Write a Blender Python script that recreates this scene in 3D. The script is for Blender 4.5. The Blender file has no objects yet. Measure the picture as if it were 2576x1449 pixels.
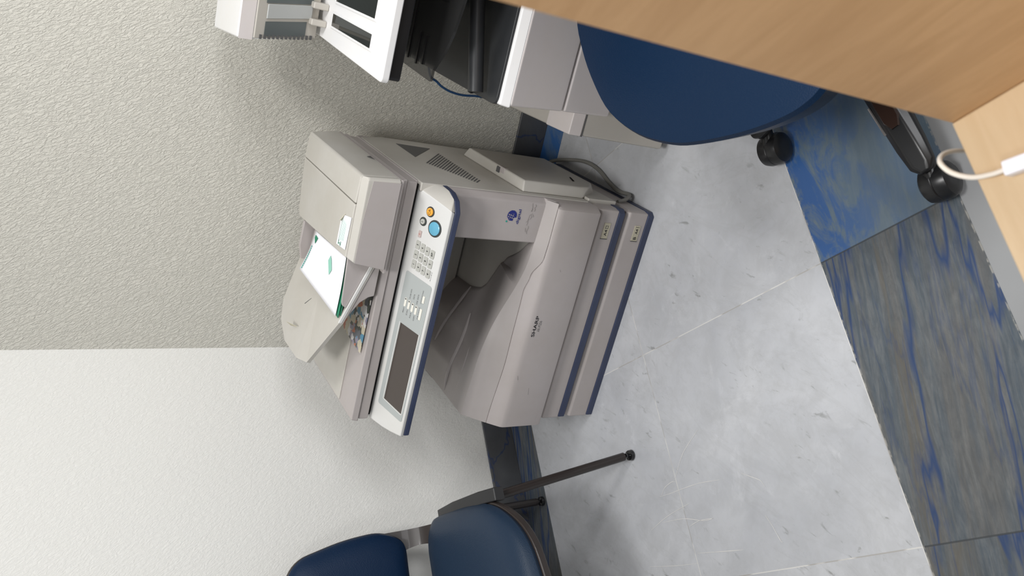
import bpy, bmesh, math, random
from mathutils import Vector, Matrix
random.seed(7)
C = bpy.context.scene.collection
PHI = 0.818673866                       # angle between the two walls' runs
CA, SA = math.cos(PHI), math.sin(PHI)
H = 1.42                                # eye height of the photographer

def W(a, n, z=0.0):                     # floor-tile coordinates -> world
    return Vector((CA*a - SA*n, SA*a + CA*n, z))

# ------------------------------------------------------------------ materials
MATS = {}
def nm(name):
    m = bpy.data.materials.new(name); m.use_nodes = True
    nt = m.node_tree; b = nt.nodes['Principled BSDF']
    return m, nt, b
def N(nt, t, **kw):
    n = nt.nodes.new(t)
    for k, v in kw.items(): setattr(n, k, v)
    return n
def math_(nt, op, a, b=None, clamp=False):
    n = N(nt, 'ShaderNodeMath', operation=op); n.use_clamp = clamp
    for i, v in enumerate((a, b)):
        if v is None: continue
        if isinstance(v, (int, float)): n.inputs[i].default_value = v
        else: nt.links.new(v, n.inputs[i])
    return n.outputs[0]
def dot_(nt, vec, d):
    n = N(nt, 'ShaderNodeVectorMath', operation='DOT_PRODUCT')
    nt.links.new(vec, n.inputs[0]); n.inputs[1].default_value = d
    return n.outputs['Value']
def mixc(nt, f, a, b, mode='MIX'):
    n = N(nt, 'ShaderNodeMix', data_type='RGBA', blend_type=mode)
    n.clamp_factor = True
    for s, v in ((n.inputs[0], f), (n.inputs[6], a), (n.inputs[7], b)):
        if isinstance(v, (int, float)): s.default_value = v
        elif isinstance(v, tuple): s.default_value = v if len(v) == 4 else (*v, 1)
        else: nt.links.new(v, s)
    return n.outputs[2]
def noise(nt, vec, scale, detail=3, rough=.5, dist=0.0):
    n = N(nt, 'ShaderNodeTexNoise'); n.inputs['Scale'].default_value = scale
    n.inputs['Detail'].default_value = detail; n.inputs['Roughness'].default_value = rough
    n.inputs['Distortion'].default_value = dist
    if vec is not None: nt.links.new(vec, n.inputs['Vector'])
    return n.outputs['Fac']
def ramp(nt, fac, *stops):
    r = N(nt, 'ShaderNodeValToRGB'); cr = r.color_ramp
    while len(cr.elements) < len(stops): cr.elements.new(.5)
    for e, (p, c) in zip(cr.elements, stops):
        e.position = p; e.color = (c, c, c, 1) if isinstance(c, (int, float)) else (*c, 1)
    nt.links.new(fac, r.inputs[0]); return r.outputs['Color']
def comb(nt, x, y, z=0.0):
    n = N(nt, 'ShaderNodeCombineXYZ')
    for s, v in zip(n.inputs, (x, y, z)):
        if isinstance(v, (int, float)): s.default_value = v
        else: nt.links.new(v, s)
    return n.outputs[0]
def bump(nt, b, h, strength=.3, dist=.002):
    n = N(nt, 'ShaderNodeBump'); n.inputs['Strength'].default_value = strength
    n.inputs['Distance'].default_value = dist
    nt.links.new(h, n.inputs['Height']); nt.links.new(n.outputs[0], b.inputs['Normal'])
def pos(nt): return N(nt, 'ShaderNodeNewGeometry').outputs['Position']

def simple(name, col, rough=.5, metal=0.0, coat=0.0, var=0.0, spec=.5, grain=0.0):
    m, nt, b = nm(name)
    b.inputs['Roughness'].default_value = rough; b.inputs['Metallic'].default_value = metal
    b.inputs['Coat Weight'].default_value = coat
    b.inputs['Specular IOR Level'].default_value = spec
    p = pos(nt)
    f = noise(nt, p, 9, 5, .62)
    lo = tuple(c*(1-var) for c in col)
    c = mixc(nt, ramp(nt, f, (.35, 0.0), (.65, 1.0)), (*lo, 1), (*col, 1))
    nt.links.new(c, b.inputs['Base Color'])
    if grain: bump(nt, b, noise(nt, p, 900, 2), grain, .0006)
    MATS[name] = m
    return m

def plastic(name, col, rough=.42, dirt=.10):
    """Aged office plastic: faint yellowing, smudges and a very fine grain."""
    m, nt, b = nm(name); p = pos(nt)
    big = noise(nt, p, 5, 5, .65)
    c = mixc(nt, ramp(nt, big, (.3, 0.0), (.7, 1.0)), tuple(x*(1-dirt)*t for x, t in zip(col, (1, .985, .95))), col)
    st = N(nt, 'ShaderNodeMapping'); st.inputs['Scale'].default_value = (6, 40, 60)
    st.inputs['Rotation'].default_value = (.4, .2, .6)
    nt.links.new(p, st.inputs[0])
    scr = ramp(nt, noise(nt, st.outputs[0], 3, 3, .7), (.70, 0.0), (.78, 1.0))
    c = mixc(nt, math_(nt, 'MULTIPLY', scr, .18), c, tuple(x*.55 for x in col))
    nt.links.new(c, b.inputs['Base Color'])
    b.inputs['Roughness'].default_value = rough
    bump(nt, b, noise(nt, p, 1400, 2), .12, .0004)
    MATS[name] = m; return m

def wall_mat(name, col, du, relief=.7):
    m, nt, b = nm(name); p = pos(nt)
    u = dot_(nt, p, du); v = dot_(nt, p, (0, 0, 1))
    # wrinkled vinyl emboss, ridges run slantwise
    s = math_(nt, 'SUBTRACT', math_(nt, 'MULTIPLY', u, .53), math_(nt, 'MULTIPLY', v, .85))
    t = math_(nt, 'ADD', math_(nt, 'MULTIPLY', u, .85), math_(nt, 'MULTIPLY', v, .53))
    vec = comb(nt, math_(nt, 'MULTIPLY', s, 66.0), math_(nt, 'MULTIPLY', t, 205.0))
    h = noise(nt, vec, 1.0, 3, .55, 1.1)
    h = ramp(nt, h, (.36, 0.0), (.62, 1.0))
    bump(nt, b, h, relief, .0026)
    c = mixc(nt, noise(nt, p, 2.2, 4, .6), tuple(x*.97 for x in col), col)
    c = mixc(nt, math_(nt, 'MULTIPLY', math_(nt, 'SUBTRACT', 1.0, h), .05), c, tuple(x*.8 for x in col))
    nt.links.new(c, b.inputs['Base Color']); b.inputs['Roughness'].default_value = .6
    b.inputs['Specular IOR Level'].default_value = .3
    MATS[name] = m; return m

def tile_coords(nt):
    p = pos(nt)
    return p, dot_(nt, p, (CA, SA, 0)), dot_(nt, p, (-SA, CA, 0))
def joint(nt, x, origin, period, half):
    """1 on a joint line every `period` along x."""
    k = math_(nt, 'SUBTRACT', x, origin)
    k = math_(nt, 'PINGPONG', k, period/2)
    return math_(nt, 'LESS_THAN', k, half)
def cell(nt, x, origin, period):
    return math_(nt, 'FLOOR', math_(nt, 'DIVIDE', math_(nt, 'SUBTRACT', x, origin), period))
def crack(nt, n, lo, hi, w):            # a bright vein where the noise crosses a level
    return ramp(nt, n, (lo-w, 0.0), ((lo+hi)/2, 1.0), (hi+w, 0.0))

def white_marble():
    m, nt, b = nm('white_marble'); p, a, n = tile_coords(nt)
    ja = joint(nt, a, .489, .566, .0012); jn = joint(nt, n, 1.475, .5735, .0010)
    ca, cn = cell(nt, a, .489, .566), cell(nt, n, 1.475, .5735)
    wn = N(nt, 'ShaderNodeTexWhiteNoise', noise_dimensions='2D'); nt.links.new(comb(nt, ca, cn), wn.inputs[0])
    off = N(nt, 'ShaderNodeVectorMath', operation='SCALE'); nt.links.new(wn.outputs['Color'], off.inputs[0]); off.inputs[3].default_value = 30
    q = N(nt, 'ShaderNodeVectorMath', operation='ADD'); nt.links.new(p, q.inputs[0]); nt.links.new(off.outputs[0], q.inputs[1])
    v = q.outputs[0]
    big = noise(nt, v, 3.2, 6, .62, .6)
    c = mixc(nt, ramp(nt, big, (.28, 0.0), (.72, 1.0)), (.445, .458, .490), (.59, .60, .625))
    white = ramp(nt, noise(nt, v, 9, 5, .7, .8), (.60, 0.0), (.75, 1.0))
    c = mixc(nt, math_(nt, 'MULTIPLY', white, .5), c, (.70, .71, .735))
    mot = noise(nt, v, 14, 6, .72, .4)
    c = mixc(nt, ramp(nt, mot, (.38, .34), (.58, 0.0)), c, (.38, .385, .395))
    # grey veins and dark flecks, stretched along a slant
    mp = N(nt, 'ShaderNodeMapping'); mp.inputs['Rotation'].default_value = (0, 0, .5); mp.inputs['Scale'].default_value = (2.2, .9, 1)
    nt.links.new(v, mp.inputs[0])
    vein = crack(nt, noise(nt, mp.outputs[0], 2.6, 7, .66, 1.0), .485, .50, .016)
    c = mixc(nt, math_(nt, 'MULTIPLY', vein, .16), c, (.34, .345, .345))
    fl = ramp(nt, noise(nt, mp.outputs[0], 26, 4, .6, .5), (.62, 0.0), (.72, 1.0))
    fl = math_(nt, 'MULTIPLY', fl, ramp(nt, noise(nt, v, 5, 2), (.42, 0.0), (.56, 1.0)))
    c = mixc(nt, math_(nt, 'MULTIPLY', fl, .7), c, (.20, .205, .20))
    tint = mixc(nt, .5, (1, 1, 1), wn.outputs['Value'])
    # slab tone differs a little from slab to slab
    tone = math_(nt, 'MULTIPLY_ADD' if False else 'MULTIPLY', wn.outputs['Value'], .12)
    c = mixc(nt, tone, c, (.60, .60, .58))
    # the joint: pale grout, dark dirt in places
    jj = math_(nt, 'MAXIMUM', ja, jn)
    jc = mixc(nt, ramp(nt, noise(nt, p, 11, 2), (.50, 0.0), (.56, 1.0)), (.78, .76, .71), (.36, .33, .29))
    c = mixc(nt, math_(nt, 'MULTIPLY', jj, .6), c, jc)
    c = mixc(nt, math_(nt, 'LESS_THAN', n, .61), c, (.30, .305, .31))  # greyer this side of the blue band: the desk's shade is painted in
    nt.links.new(c, b.inputs['Base Color'])
    r = ramp(nt, noise(nt, p, 12, 4), (.3, .24), (.7, .42)); nt.links.new(r, b.inputs['Roughness'])
    bump(nt, b, math_(nt, 'SUBTRACT', noise(nt, v, 60, 3), math_(nt, 'MULTIPLY', jj, .8)), .08, .001)
    MATS['white_marble'] = m

def blue_marble(name='blue_marble', blue=0.0):
    m, nt, b = nm(name); p, a, n = tile_coords(nt)
    ja = joint(nt, a, .489, .566, .0016)
    ca = cell(nt, a, .489, .566)
    wn = N(nt, 'ShaderNodeTexWhiteNoise', noise_dimensions='1D'); nt.links.new(ca, wn.inputs['W'])
    off = math_(nt, 'MULTIPLY', wn.outputs['Value'], 9)
    upper = math_(nt, 'GREATER_THAN', a, .489)
    # veins run along the band, wandering across it
    v = comb(nt, math_(nt, 'ADD', math_(nt, 'MULTIPLY', a, 1.1), off), math_(nt, 'ADD', math_(nt, 'MULTIPLY', n, 10.0), math_(nt, 'MULTIPLY', a, 1.6)))
    w = comb(nt, math_(nt, 'ADD', math_(nt, 'MULTIPLY', a, 8.0), off), math_(nt, 'MULTIPLY', n, 19.0))
    base = ramp(nt, noise(nt, v, 1.2, 6, .65, 1.0), (.28, (.050, .078, .110)), (.46, (.088, .105, .122)), (.58, (.112, .112, .110)), (.74, (.070, .100, .135)))
    fine = noise(nt, v, 7, 6, .7, .8)
    c = mixc(nt, ramp(nt, fine, (.42, 0.0), (.72, .65)), base, (.21, .215, .21))
    fib = noise(nt, comb(nt, math_(nt, 'MULTIPLY', a, 26.0), math_(nt, 'ADD', math_(nt, 'MULTIPLY', n, 70.0), math_(nt, 'MULTIPLY', a, 9.0))), 1.0, 5, .65, .4)
    c = mixc(nt, ramp(nt, fib, (.35, .38), (.62, 0.0)), c, (.045, .055, .065))
    brown = crack(nt, noise(nt, v, .8, 5, .6, 1.2), .56, .60, .03)
    c = mixc(nt, math_(nt, 'MULTIPLY', brown, .6), c, (.115, .100, .075))
    streak = crack(nt, noise(nt, v, 1.0, 4, .55, .35), .458, .480, .016)
    s2 = crack(nt, noise(nt, v, 1.5, 5, .6, .3), .44, .455, .014)
    st = math_(nt, 'MAXIMUM', streak, math_(nt, 'MULTIPLY', s2, .35))
    c = mixc(nt, math_(nt, 'MULTIPLY', st, math_(nt, 'SUBTRACT', 1.0, math_(nt, 'MULTIPLY', upper, .55))), c, (.022, .050, .135))
    # cloudy cobalt on the slab further along
    cloud = ramp(nt, noise(nt, w, 1.0, 7, .70, .7), (.44, 0.0), (.56, 1.0))
    side = ramp(nt, n, (.70, .15), (.86, 1.0))
    k = math_(nt, 'MULTIPLY', math_(nt, 'MULTIPLY', cloud, side), upper)
    c2 = mixc(nt, .65, c, (.140, .205, .265))
    c = mixc(nt, upper, c, c2)
    c = mixc(nt, math_(nt, 'MULTIPLY', k, .85), c, (.022, .095, .30))
    if blue: c = mixc(nt, blue, c, (.03, .16, .48))  # right wall border: glossy reflection painted in as brighter blue
    c = mixc(nt, math_(nt, 'MULTIPLY', ja, .8), c, (.04, .045, .05))
    # chipped pale filler at the band's two edges
    dn = math_(nt, 'ABSOLUTE', math_(nt, 'SUBTRACT', n, .75))
    ed = math_(nt, 'MULTIPLY', math_(nt, 'GREATER_THAN', dn, .1473), math_(nt, 'LESS_THAN', dn, .16))
    chip = math_(nt, 'MULTIPLY', ed, ramp(nt, noise(nt, p, 70, 3), (.47, 0.0), (.60, 1.0)))
    if not blue: c = mixc(nt, math_(nt, 'MULTIPLY', chip, .55), c, (.42, .40, .36))
    nt.links.new(c, b.inputs['Base Color'])
    b.inputs['Roughness'].default_value = .38
    bump(nt, b, fine, .12, .0015)
    MATS[name] = m

def skirting_marble(name, col, vein):
    m, nt, b = nm(name); p = pos(nt)
    c = mixc(nt, ramp(nt, noise(nt, p, 6, 6, .65, .8), (.3, 0.0), (.7, 1.0)), tuple(x*.62 for x in col), col)
    vn = crack(nt, noise(nt, p, 3.6, 4, .6, 1.3), .485, .505, .014)
    c = mixc(nt, math_(nt, 'MULTIPLY', vn, .9), c, vein)
    nt.links.new(c, b.inputs['Base Color']); b.inputs['Roughness'].default_value = .3
    MATS[name] = m

def wood(name, col, dark, du):
    m, nt, b = nm(name); p = pos(nt)
    u = dot_(nt, p, du); v = dot_(nt, p, (du[1], -du[0], 0)); z = dot_(nt, p, (0, 0, 1))
    g = comb(nt, math_(nt, 'MULTIPLY', u, 5.0), math_(nt, 'MULTIPLY', v, 34.0), math_(nt, 'MULTIPLY', z, 34.0))
    f = noise(nt, g, 1.0, 7, .68, 1.6)
    bands = noise(nt, comb(nt, math_(nt, 'MULTIPLY', u, 1.2), math_(nt, 'MULTIPLY', v, 6.0), math_(nt, 'MULTIPLY', z, 6.0)), 1.0, 3, .5, .8)
    k = math_(nt, 'ADD', math_(nt, 'MULTIPLY', f, .7), math_(nt, 'MULTIPLY', bands, .4))
    c = mixc(nt, ramp(nt, k, (.40, 0.0), (.70, 1.0)), dark, col)
    fl = noise(nt, comb(nt, math_(nt, 'MULTIPLY', u, 60.0), math_(nt, 'MULTIPLY', v, 160.0), math_(nt, 'MULTIPLY', z, 160.0)), 1.0, 3)
    c = mixc(nt, math_(nt, 'MULTIPLY', fl, .16), c, dark)
    nt.links.new(c, b.inputs['Base Color']); b.inputs['Roughness'].default_value = .45
    MATS[name] = m

def leather(name, col):
    m, nt, b = nm(name); p = pos(nt)
    vo = N(nt, 'ShaderNodeTexVoronoi'); vo.inputs['Scale'].default_value = 420
    nt.links.new(p, vo.inputs['Vector'])
    c = mixc(nt, noise(nt, p, 4, 4), tuple(x*.82 for x in col), col)
    nt.links.new(c, b.inputs['Base Color']); b.inputs['Roughness'].default_value = .42; b.inputs['Specular IOR Level'].default_value = .22
    bump(nt, b, vo.outputs['Distance'], .22, .0012)
    MATS[name] = m

def leaflet_mat():
    m, nt, b = nm('printed_leaflet'); p = pos(nt)
    vo = N(nt, 'ShaderNodeTexVoronoi'); vo.inputs['Scale'].default_value = 62
    ad = N(nt, 'ShaderNodeVectorMath', operation='ADD'); nt.links.new(p, ad.inputs[0])
    nz = N(nt, 'ShaderNodeTexNoise'); nz.inputs['Scale'].default_value = 40; nt.links.new(p, nz.inputs['Vector'])
    sc = N(nt, 'ShaderNodeVectorMath', operation='SCALE'); nt.links.new(nz.outputs['Color'], sc.inputs[0]); sc.inputs[3].default_value = .03
    nt.links.new(sc.outputs[0], ad.inputs[1]); nt.links.new(ad.outputs[0], vo.inputs['Vector'])
    sep = N(nt, 'ShaderNodeSeparateColor'); nt.links.new(vo.outputs['Color'], sep.inputs[0])
    r = N(nt, 'ShaderNodeValToRGB'); r.color_ramp.interpolation = 'CONSTANT'
    cols = [(0, (.62, .56, .42)), (.30, (.75, .73, .72)), (.46, (.05, .06, .05)), (.58, (.55, .16, .07)), (.66, (.30, .27, .35)), (.78, (.12, .13, .15)), (.88, (.10, .30, .45)), (.95, (.8, .8, .8))]
    while len(r.color_ramp.elements) < len(cols): r.color_ramp.elements.new(.5)
    for e, (q, c) in zip(r.color_ramp.elements, cols): e.position = q; e.color = (*c, 1)
    nt.links.new(sep.outputs[0], r.inputs[0])
    fac = ramp(nt, dot_(nt, p, (.85, -.35, 0)), (.0, 0.0), (.01, 1.0))
    nt.links.new(r.outputs[0], b.inputs['Base Color']); b.inputs['Roughness'].default_value = .3
    MATS['printed_leaflet'] = m

plastic('copier_plastic', (.47, .432, .425))
plastic('copier_plastic_warm', (.56, .54, .50), .45)
plastic('copier_tray_plastic', (.42, .388, .38), .35)
plastic('silver_panel', (.70, .70, .69), .30, .05)
plastic('printer_white', (.84, .84, .85), .35, .02)
plastic('printer_grey', (.70, .655, .65), .40, .05)
plastic('printer_beige', (.50, .475, .435), .45, .05)
simple('navy_plastic', (.045, .058, .115), .45, var=.2)
simple('black_plastic', (.012, .012, .013), .32, var=.2)
simple('black_gloss', (.008, .008, .009), .18, coat=.3)
simple('charcoal_plastic', (.035, .037, .04), .38, var=.2, grain=.1)
simple('dark_gap', (.010, .010, .010), .8, spec=.1)
simple('dark_grey', (.10, .10, .10), .5)
simple('lcd_glass', (.060, .047, .040), .12, coat=.2)
simple('glass_dark', (.02, .022, .02), .06, coat=.5)
simple('scan_film_grey', (.085, .10, .10), .35)
simple('platen_grey', (.42, .43, .42), .3)
simple('membrane', (.42, .445, .435), .38)
simple('key_grey', (.46, .46, .42), .5)
simple('key_cream', (.80, .78, .70), .45)
simple('button_ring', (.045, .05, .048), .45)
simple('amber_button', (.90, .42, .06), .4)
simple('cyan_button', (.14, .42, .58), .28, coat=.3)
simple('pink_key', (.52, .42, .39), .5)
simple('ink_black', (.015, .015, .018), .6)
simple('ink_navy', (.012, .022, .20), .5)
simple('ink_green', (.02, .22, .12), .6)
simple('ink_pale_green', (.30, .62, .50), .6)
simple('ink_teal', (.02, .35, .28), .6)
simple('ink_grey', (.10, .10, .10), .6)
simple('ink_red', (.45, .06, .04), .6)
simple('paper_white', (.88, .88, .92), .7)
simple('label_cream', (.62, .58, .44), .6, var=.2)
simple('chair_frame', (.020, .014, .012), .30, coat=.3)
simple('chair_black_plastic', (.022, .022, .023), .45, grain=.15)
simple('chair_shell', (.032, .024, .021), .38, coat=.1)
simple('arm_cover', (.030, .016, .012), .22, coat=.5)
simple('metal_edge', (.65, .62, .60), .25, metal=1.0)
simple('cord_grey', (.24, .235, .215), .5)
simple('cord_white', (.78, .72, .64), .45)
simple('plug_white', (.86, .86, .92), .35)
simple('cable_blue', (.008, .055, .16), .4)
simple('scratch_white', (.70, .69, .67), .6)
simple('scuff_grey', (.30, .28, .27), .6)
simple('smoke_plastic', (.03, .03, .03), .15)
b = MATS['smoke_plastic'].node_tree.nodes['Principled BSDF']; b.inputs['Alpha'].default_value = .62
leather('blue_leatherette', (.003, .018, .052))
leather('navy_leatherette', (.006, .022, .060))
leather('seat_leatherette', (.018, .036, .068))  # greyer copy of the chair's leatherette, seat gloss put into the colour
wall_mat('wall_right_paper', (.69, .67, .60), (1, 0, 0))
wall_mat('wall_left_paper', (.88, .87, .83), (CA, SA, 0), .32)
white_marble(); blue_marble(); blue_marble('blue_marble_sheen', .35)
skirting_marble('skirting_slate', (.095, .098, .104), (.02, .04, .12))
wood('maple_panel', (.68, .44, .235), (.54, .33, .165), (SA, -CA, 0))
wood('maple_top', (.60, .445, .275), (.53, .375, .215), (CA, SA, 0))
leaflet_mat()

# ------------------------------------------------------------------ mesh tools
ORG = {}
def obj(name, bm, mat, parent=None, bevel=0.0, seg=2, smooth=True, subsurf=0, label=None):
    bmesh.ops.recalc_face_normals(bm, faces=bm.faces)
    me = bpy.data.meshes.new(name)
    o = bpy.data.objects.new(name, me)
    org = Vector((0, 0, 0))
    if parent is not None: org = ORG[parent.name]
    bmesh.ops.translate(bm, verts=bm.verts, vec=-org)
    bm.to_mesh(me); bm.free()
    me.materials.append(MATS[mat] if isinstance(mat, str) else mat)
    C.objects.link(o)
    if parent is not None:
        o.parent = parent
    ORG[o.name] = org
    if smooth:
        for p in me.polygons: p.use_smooth = True
    if bevel:
        md = o.modifiers.new('bevel', 'BEVEL'); md.width = bevel; md.segments = seg; md.limit_method = 'ANGLE'; md.angle_limit = math.radians(28)
        md.harden_normals = True
    elif smooth and not subsurf:
        md = o.modifiers.new('edge', 'EDGE_SPLIT'); md.split_angle = math.radians(32)
    if subsurf:
        md = o.modifiers.new('sub', 'SUBSURF'); md.levels = subsurf; md.render_levels = subsurf
    if label: o['label'] = label
    return o
def thing(name, label, cat, loc, group=None):
    o = bpy.data.objects.new(name, None); C.objects.link(o); o.location = loc
    o.empty_display_size = .1
    o['label'] = label; o['category'] = cat
    if group: o['group'] = group
    ORG[o.name] = Vector(loc); return o
def tag(o, label, cat, group=None):
    o['label'] = label; o['category'] = cat
    if group: o['group'] = group
    return o
def recenter(o):                         # put a lone mesh's origin at its own base
    me = o.data; vs = [v.co for v in me.vertices]
    c = Vector(((min(v.x for v in vs)+max(v.x for v in vs))/2, (min(v.y for v in vs)+max(v.y for v in vs))/2, min(v.z for v in vs)))
    me.transform(Matrix.Translation(-c)); o.location = c; ORG[o.name] = c
    return o

def BM(): return bmesh.new()
def box(bm, x0, x1, y0, y1, z0, z1):
    vs = [bm.verts.new((x, y, z)) for x in (x0, x1) for y in (y0, y1) for z in (z0, z1)]
    for f in ((0, 1, 3, 2), (4, 6, 7, 5), (0, 4, 5, 1), (2, 3, 7, 6), (0, 2, 6, 4), (1, 5, 7, 3)):
        bm.faces.new([vs[i] for i in f])
    return bm
def B(*a): return box(BM(), *a)
def hull(pts, bm=None):
    bm = bm or BM()
    vs = [bm.verts.new(p) for p in pts]
    r = bmesh.ops.convex_hull(bm, input=vs)
    junk = list({g for g in r['geom_interior'] + r['geom_unused'] if isinstance(g, bmesh.types.BMVert)})
    if junk: bmesh.ops.delete(bm, geom=junk, context='VERTS')
    bmesh.ops.dissolve_limit(bm, angle_limit=.01, verts=bm.verts, edges=bm.edges)
    return bm
def prism(poly, off, bm=None):           # polygon (3-D points) swept by a vector
    bm = bm or BM(); off = Vector(off)
    a = [bm.verts.new(p) for p in poly]; c = [bm.verts.new(Vector(p)+off) for p in poly]
    bm.faces.new(a); bm.faces.new(c[::-1])
    for i in range(len(a)):
        j = (i+1) % len(a); bm.faces.new([a[i], a[j], c[j], c[i]])
    return bm
def tube(path, r, seg=10, bm=None, caps=True):
    bm = bm or BM(); P = [Vector(p) for p in path]; rings = []
    rs = r if isinstance(r, (list, tuple)) else [r]*len(P)
    up = Vector((0, 0, 1))
    prev = None
    for i, p in enumerate(P):
        t = (P[min(i+1, len(P)-1)] - P[max(i-1, 0)]).normalized()
        if prev is None:
            u = t.cross(up if abs(t.z) < .9 else Vector((1, 0, 0))).normalized()
        else:
            u = (prev - t*prev.dot(t)).normalized()
        prev = u; v = t.cross(u)
        rings.append([bm.verts.new(p + (u*math.cos(k*2*math.pi/seg) + v*math.sin(k*2*math.pi/seg))*rs[i]) for k in range(seg)])
    for A_, B_ in zip(rings, rings[1:]):
        for k in range(seg):
            bm.faces.new([A_[k], A_[(k+1) % seg], B_[(k+1) % seg], B_[k]])
    if caps: bm.faces.new(rings[0][::-1]); bm.faces.new(rings[-1])
    return bm
def spline(pts, n=8):
    P = [Vector(p) for p in pts]; out = []
    for i in range(len(P)-1):
        p0, p1, p2, p3 = P[max(i-1, 0)], P[i], P[i+1], P[min(i+2, len(P)-1)]
        for k in range(n):
            t = k/n
            out.append(.5*((2*p1) + (p2-p0)*t + (2*p0-5*p1+4*p2-p3)*t*t + (3*p1-p0-3*p2+p3)*t**3))
    out.append(P[-1]); return out
def lathe(profile, origin, axis, seg=24, bm=None):   # profile: (radius, height)
    bm = bm or BM(); ax = Vector(axis).normalized()
    u = ax.cross(Vector((0, 0, 1)) if abs(ax.z) < .9 else Vector((1, 0, 0))).normalized(); v = ax.cross(u)
    o = Vector(origin); rings = []
    for r, h in profile:
        rings.append([bm.verts.new(o + ax*h + (u*math.cos(k*2*math.pi/seg)+v*math.sin(k*2*math.pi/seg))*max(r, 1e-5)) for k in range(seg)])
    for A_, B_ in zip(rings, rings[1:]):
        for k in range(seg): bm.faces.new([A_[k], A_[(k+1) % seg], B_[(k+1) % seg], B_[k]])
    bm.faces.new(rings[0][::-1]); bm.faces.new(rings[-1]); return bm
def grid(f, nu, nv, bm=None):
    bm = bm or BM()
    V = [[bm.verts.new(f(i/(nu-1), j/(nv-1))) for j in range(nv)] for i in range(nu)]
    for i in range(nu-1):
        for j in range(nv-1):
            bm.faces.new([V[i][j], V[i+1][j], V[i+1][j+1], V[i][j+1]])
    return bm
def sm(a, b, x):
    t = max(0.0, min(1.0, (x-a)/(b-a))); return t*t*(3-2*t)
def lerp_tab(tab, x):
    if x <= tab[0][0]: return tab[0][1]
    for (x0, y0), (x1, y1) in zip(tab, tab[1:]):
        if x <= x1:
            return y0 + (y1-y0)*sm(0, 1, (x-x0)/(x1-x0))
    return tab[-1][1]
def bpolygon(pts, radius, n=6):          # polygon with rounded corners (2-D)
    out = []; P = [Vector(p) for p in pts]
    for i, p in enumerate(P):
        a = (P[i-1]-p); c = (P[(i+1) % len(P)]-p)
        r = min(radius if not isinstance(radius, (list, tuple)) else radius[i], a.length*.49, c.length*.49)
        if r < 1e-5: out.append(p); continue
        p0 = p+a.normalized()*r; p2 = p+c.normalized()*r
        for k in range(n+1):
            t = k/n; out.append(p0*(1-t)**2 + p*2*t*(1-t) + p2*t*t)
    return out

def text(name, s, center, xd, yd, height, mat, parent, width=None, depth=.0003, shear=0.0, bold=0.0):
    cu = bpy.data.curves.new('lettering', 'FONT'); cu.body = s; cu.size = 1; cu.align_x = 'CENTER'; cu.align_y = 'CENTER'
    cu.shear = shear; cu.offset = bold; cu.resolution_u = 3
    t = bpy.data.objects.new('lettering_source', cu); C.objects.link(t)
    bpy.context.view_layer.update()
    me = bpy.data.meshes.new_from_object(t.evaluated_get(bpy.context.evaluated_depsgraph_get()))
    bpy.data.objects.remove(t)
    bm = BM(); bm.from_mesh(me)
    if not bm.verts: return None
    xs = [v.co.x for v in bm.verts]; ys = [v.co.y for v in bm.verts]
    w, h = max(xs)-min(xs), max(ys)-min(ys)
    cx, cy = (max(xs)+min(xs))/2, (max(ys)+min(ys))/2
    sy = height/h; sx = (width/w) if width else sy
    X = Vector(xd).normalized(); Y = Vector(yd).normalized(); Z = X.cross(Y); o = Vector(center)
    for v in bm.verts:
        v.co = o + X*((v.co.x-cx)*sx) + Y*((v.co.y-cy)*sy) + Z*depth
    return obj(name, bm, mat, parent, smooth=False)
def quad(name, pts, mat, parent, label=None):
    bm = BM(); bm.faces.new([bm.verts.new(p) for p in pts])
    return obj(name, bm, mat, parent, smooth=False, label=label)

# ================================================================== the room
nW = 2.150                                # left wall (skirting face) in tile coordinates
CORNER = Vector((-1.0525, 2.026, 0))      # skirting corner
RW_DIR = Vector((math.cos(.040), math.sin(.040), 0)); RW_N = Vector((RW_DIR.y, -RW_DIR.x, 0))   # into the room
LW_DIR = Vector((-CA, -SA, 0)); LW_N = Vector((SA, -CA, 0))
def structure(name, bm, mat, **k):
    o = obj(name, bm, mat, None, **k); o['kind'] = 'structure'; return o
T = .008                                  # skirting stands this far proud of the wall
bis = (RW_N + LW_N); bis = bis / bis.dot(RW_N)
CW = CORNER - bis*T                       # corner of the plaster itself
def slab(p, d, length, nrm, thick, z0, z1):
    a = p; b_ = p + d*length
    return prism([a + Vector((0, 0, z0)), b_ + Vector((0, 0, z0)), b_ + Vector((0, 0, z1)), a + Vector((0, 0, z1))], nrm*(-thick))
structure('wall_right', slab(CW, RW_DIR, 3.2, RW_N, .12, 0, 2.75), 'wall_right_paper', smooth=False)
structure('wall_left', slab(CW, LW_DIR, 3.4, LW_N, .12, 0, 2.75), 'wall_left_paper', smooth=False)
structure('baseboard_right', slab(CORNER, RW_DIR, 3.2, RW_N, T, .0015, .101), 'skirting_slate', bevel=.0015)
structure('baseboard_left', slab(CORNER, LW_DIR, 3.4, LW_N, T, .0015, .105), 'skirting_slate', bevel=.0015)
bm = BM(); fpts = [CW, CW+RW_DIR*3.2, Vector((2.2, -1.2, 0)), Vector((-1.6, -1.4, 0)), CW+LW_DIR*3.4]
bm = prism([Vector((p.x, p.y, -.05)) for p in fpts], (0, 0, .05))
FLOOR = structure('floor', bm, 'white_marble', smooth=False)
structure('trim_1', prism([W(-1.5, .60, -.02), W(2.2, .60, -.02), W(2.2, .90, -.02), W(-1.5, .90, -.02)], (0, 0, .0208)), 'blue_marble', smooth=False)
def strip(p, d, length, nrm, w, corner_shift):
    q = p + bis*w
    return prism([p + Vector((0, 0, -.02)), p + d*length + Vector((0, 0, -.02)), p + d*length + nrm*w + Vector((0, 0, -.02)), q + Vector((0, 0, -.02))], (0, 0, .021))
structure('trim_2', strip(CORNER, LW_DIR, 3.4, LW_N, .113, 0), 'blue_marble', smooth=False)
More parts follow.
